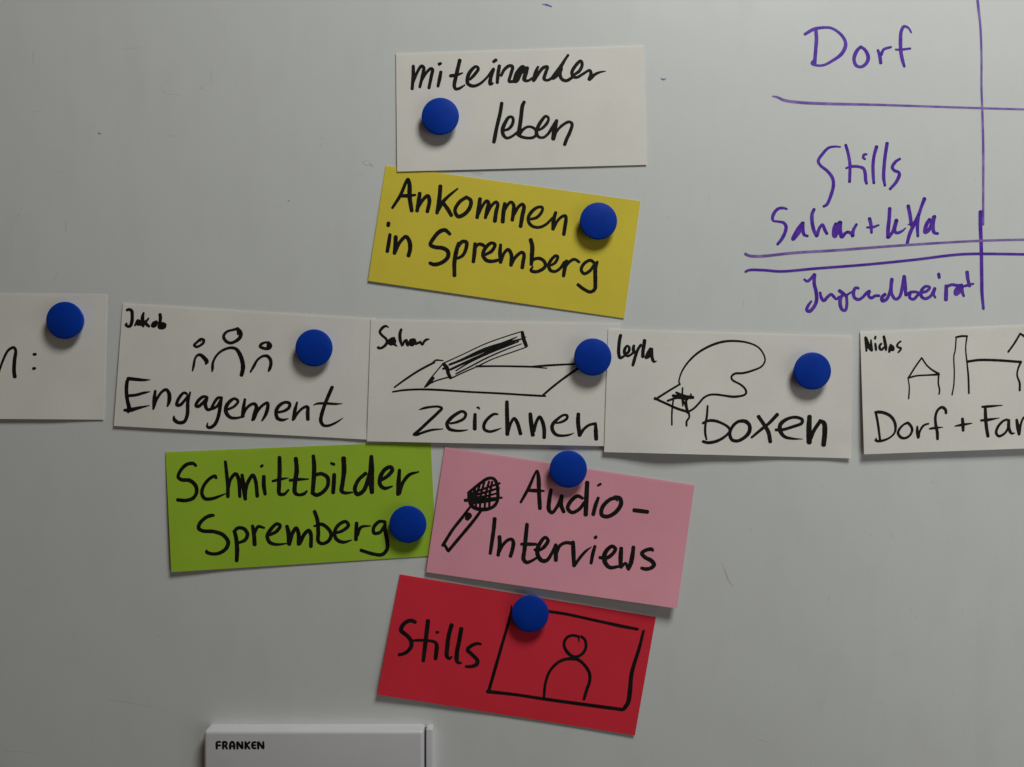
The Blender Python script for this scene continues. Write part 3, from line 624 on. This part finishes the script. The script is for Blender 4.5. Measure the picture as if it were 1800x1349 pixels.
MAGS = [('far', 114, 563.5, 'blue round magnet on the white card at the left edge'),
        ('eng', 552, 612, 'blue round magnet on the Engagement card'),
        ('zei', 1042, 628, 'blue round magnet on the zeichnen card, over the end of the drawn sheet'),
        ('box', 1428, 652.5, 'blue round magnet on the boxen card'),
        ('leben', 774, 205, 'blue round magnet on the topmost white card, left of leben'),
        ('yellow', 1052, 389, 'blue round magnet on the yellow card'),
        ('green', 717, 922, 'blue round magnet at the lower right of the green card'),
        ('pink', 999, 825, 'blue round magnet over the top edge of the pink card'),
        ('red', 932, 1079, 'blue round magnet on the red card, over the corner of the drawn frame')]
for i, (ck, x, y, lab) in enumerate(MAGS):
    c = CARDS[ck]
    h = max(c.hxy(x + dx, y + dy) for dx in (-26, 0, 26) for dy in (-26, 0, 26)) + 0.00008
    if ck == 'zei': h = max(h, 0.0026)
    o = link('round_magnet', mag)
    p = P(x, y, h + 0.0063)
    o.location = (p[0], -h, p[2]); o.rotation_euler = (0, 0.7 * i, 0)
    tag(o, lab, 'magnet', 'blue round magnets holding the cards')

# ------------------------------------------------------------------ white plastic box under the cards
def rounded_box(name, x0, x1, z0, z1, y0, y1, rad, mat, parent, org, seg=4, draft=0.0):
    bm = bmesh.new()
    bmesh.ops.create_cube(bm, size=1.0)
    for v in bm.verts:
        f = 1 if v.co.y < 0 else 0
        v.co.x = (x0 if v.co.x < 0 else x1); v.co.z = (z0 if v.co.z < 0 else z1) + draft * f * (1 if v.co.z > 0 else 0)
        v.co.y = -(y1 if v.co.y < 0 else y0)
    ed = [e for e in bm.edges if not all(abs(v.co.y + y0) < 1e-6 for v in e.verts)]
    bmesh.ops.bevel(bm, geom=ed, offset=rad, segments=seg, affect='EDGES', profile=0.5)
    me = bpy.data.meshes.new(name); bm.to_mesh(me); bm.free(); me.materials.append(mat)
    me.polygons.foreach_set('use_smooth', [True] * len(me.polygons))
    me.set_sharp_from_angle(angle=math.radians(35))
    me.transform(Matrix.Translation(-Vector(org)))
    return link(name, me, parent)

org = P(560, 1500, 0)
bx = tag(empty('storage_box', org), 'white plastic box with rounded lid edge at the bottom, FRANKEN printed in its corner', 'box')
DEP = 0.0120
xl = P(357.5, 0, DEP)[0]; xr = P(744.5, 0, DEP)[0]
zt = P(0, 1273.5, 0.0)[2]
zb = zt - 0.105
rounded_box('lid', xl, xr, zb, zt, 0.0, DEP, 0.0030, M['box'], bx, org, 6)
rounded_box('side_wall', P(749.0, 0, 0.008)[0], P(762.0, 0, 0.0)[0], zb + 0.001, zt - 0.0006, 0.0, 0.0080, 0.0007, M['box'], bx, org, 3)
rounded_box('gap_shade_filler', xr - 0.0030, P(749.0, 0, 0.008)[0] + 0.0008, zb + 0.002, zt - 0.0022, 0.0, 0.0050, 0.0002, M['gap'], bx, org, 1)  # solid dark filler; the shade inside the gap is put into its colour
o = strokes('printed_brand_name', bx, M['black'], FRANKEN, lambda x, y: DEP, base=0.00004, rough=0.0, label='black printed word FRANKEN')
o.data.transform(Matrix.Translation(-Vector(org)))
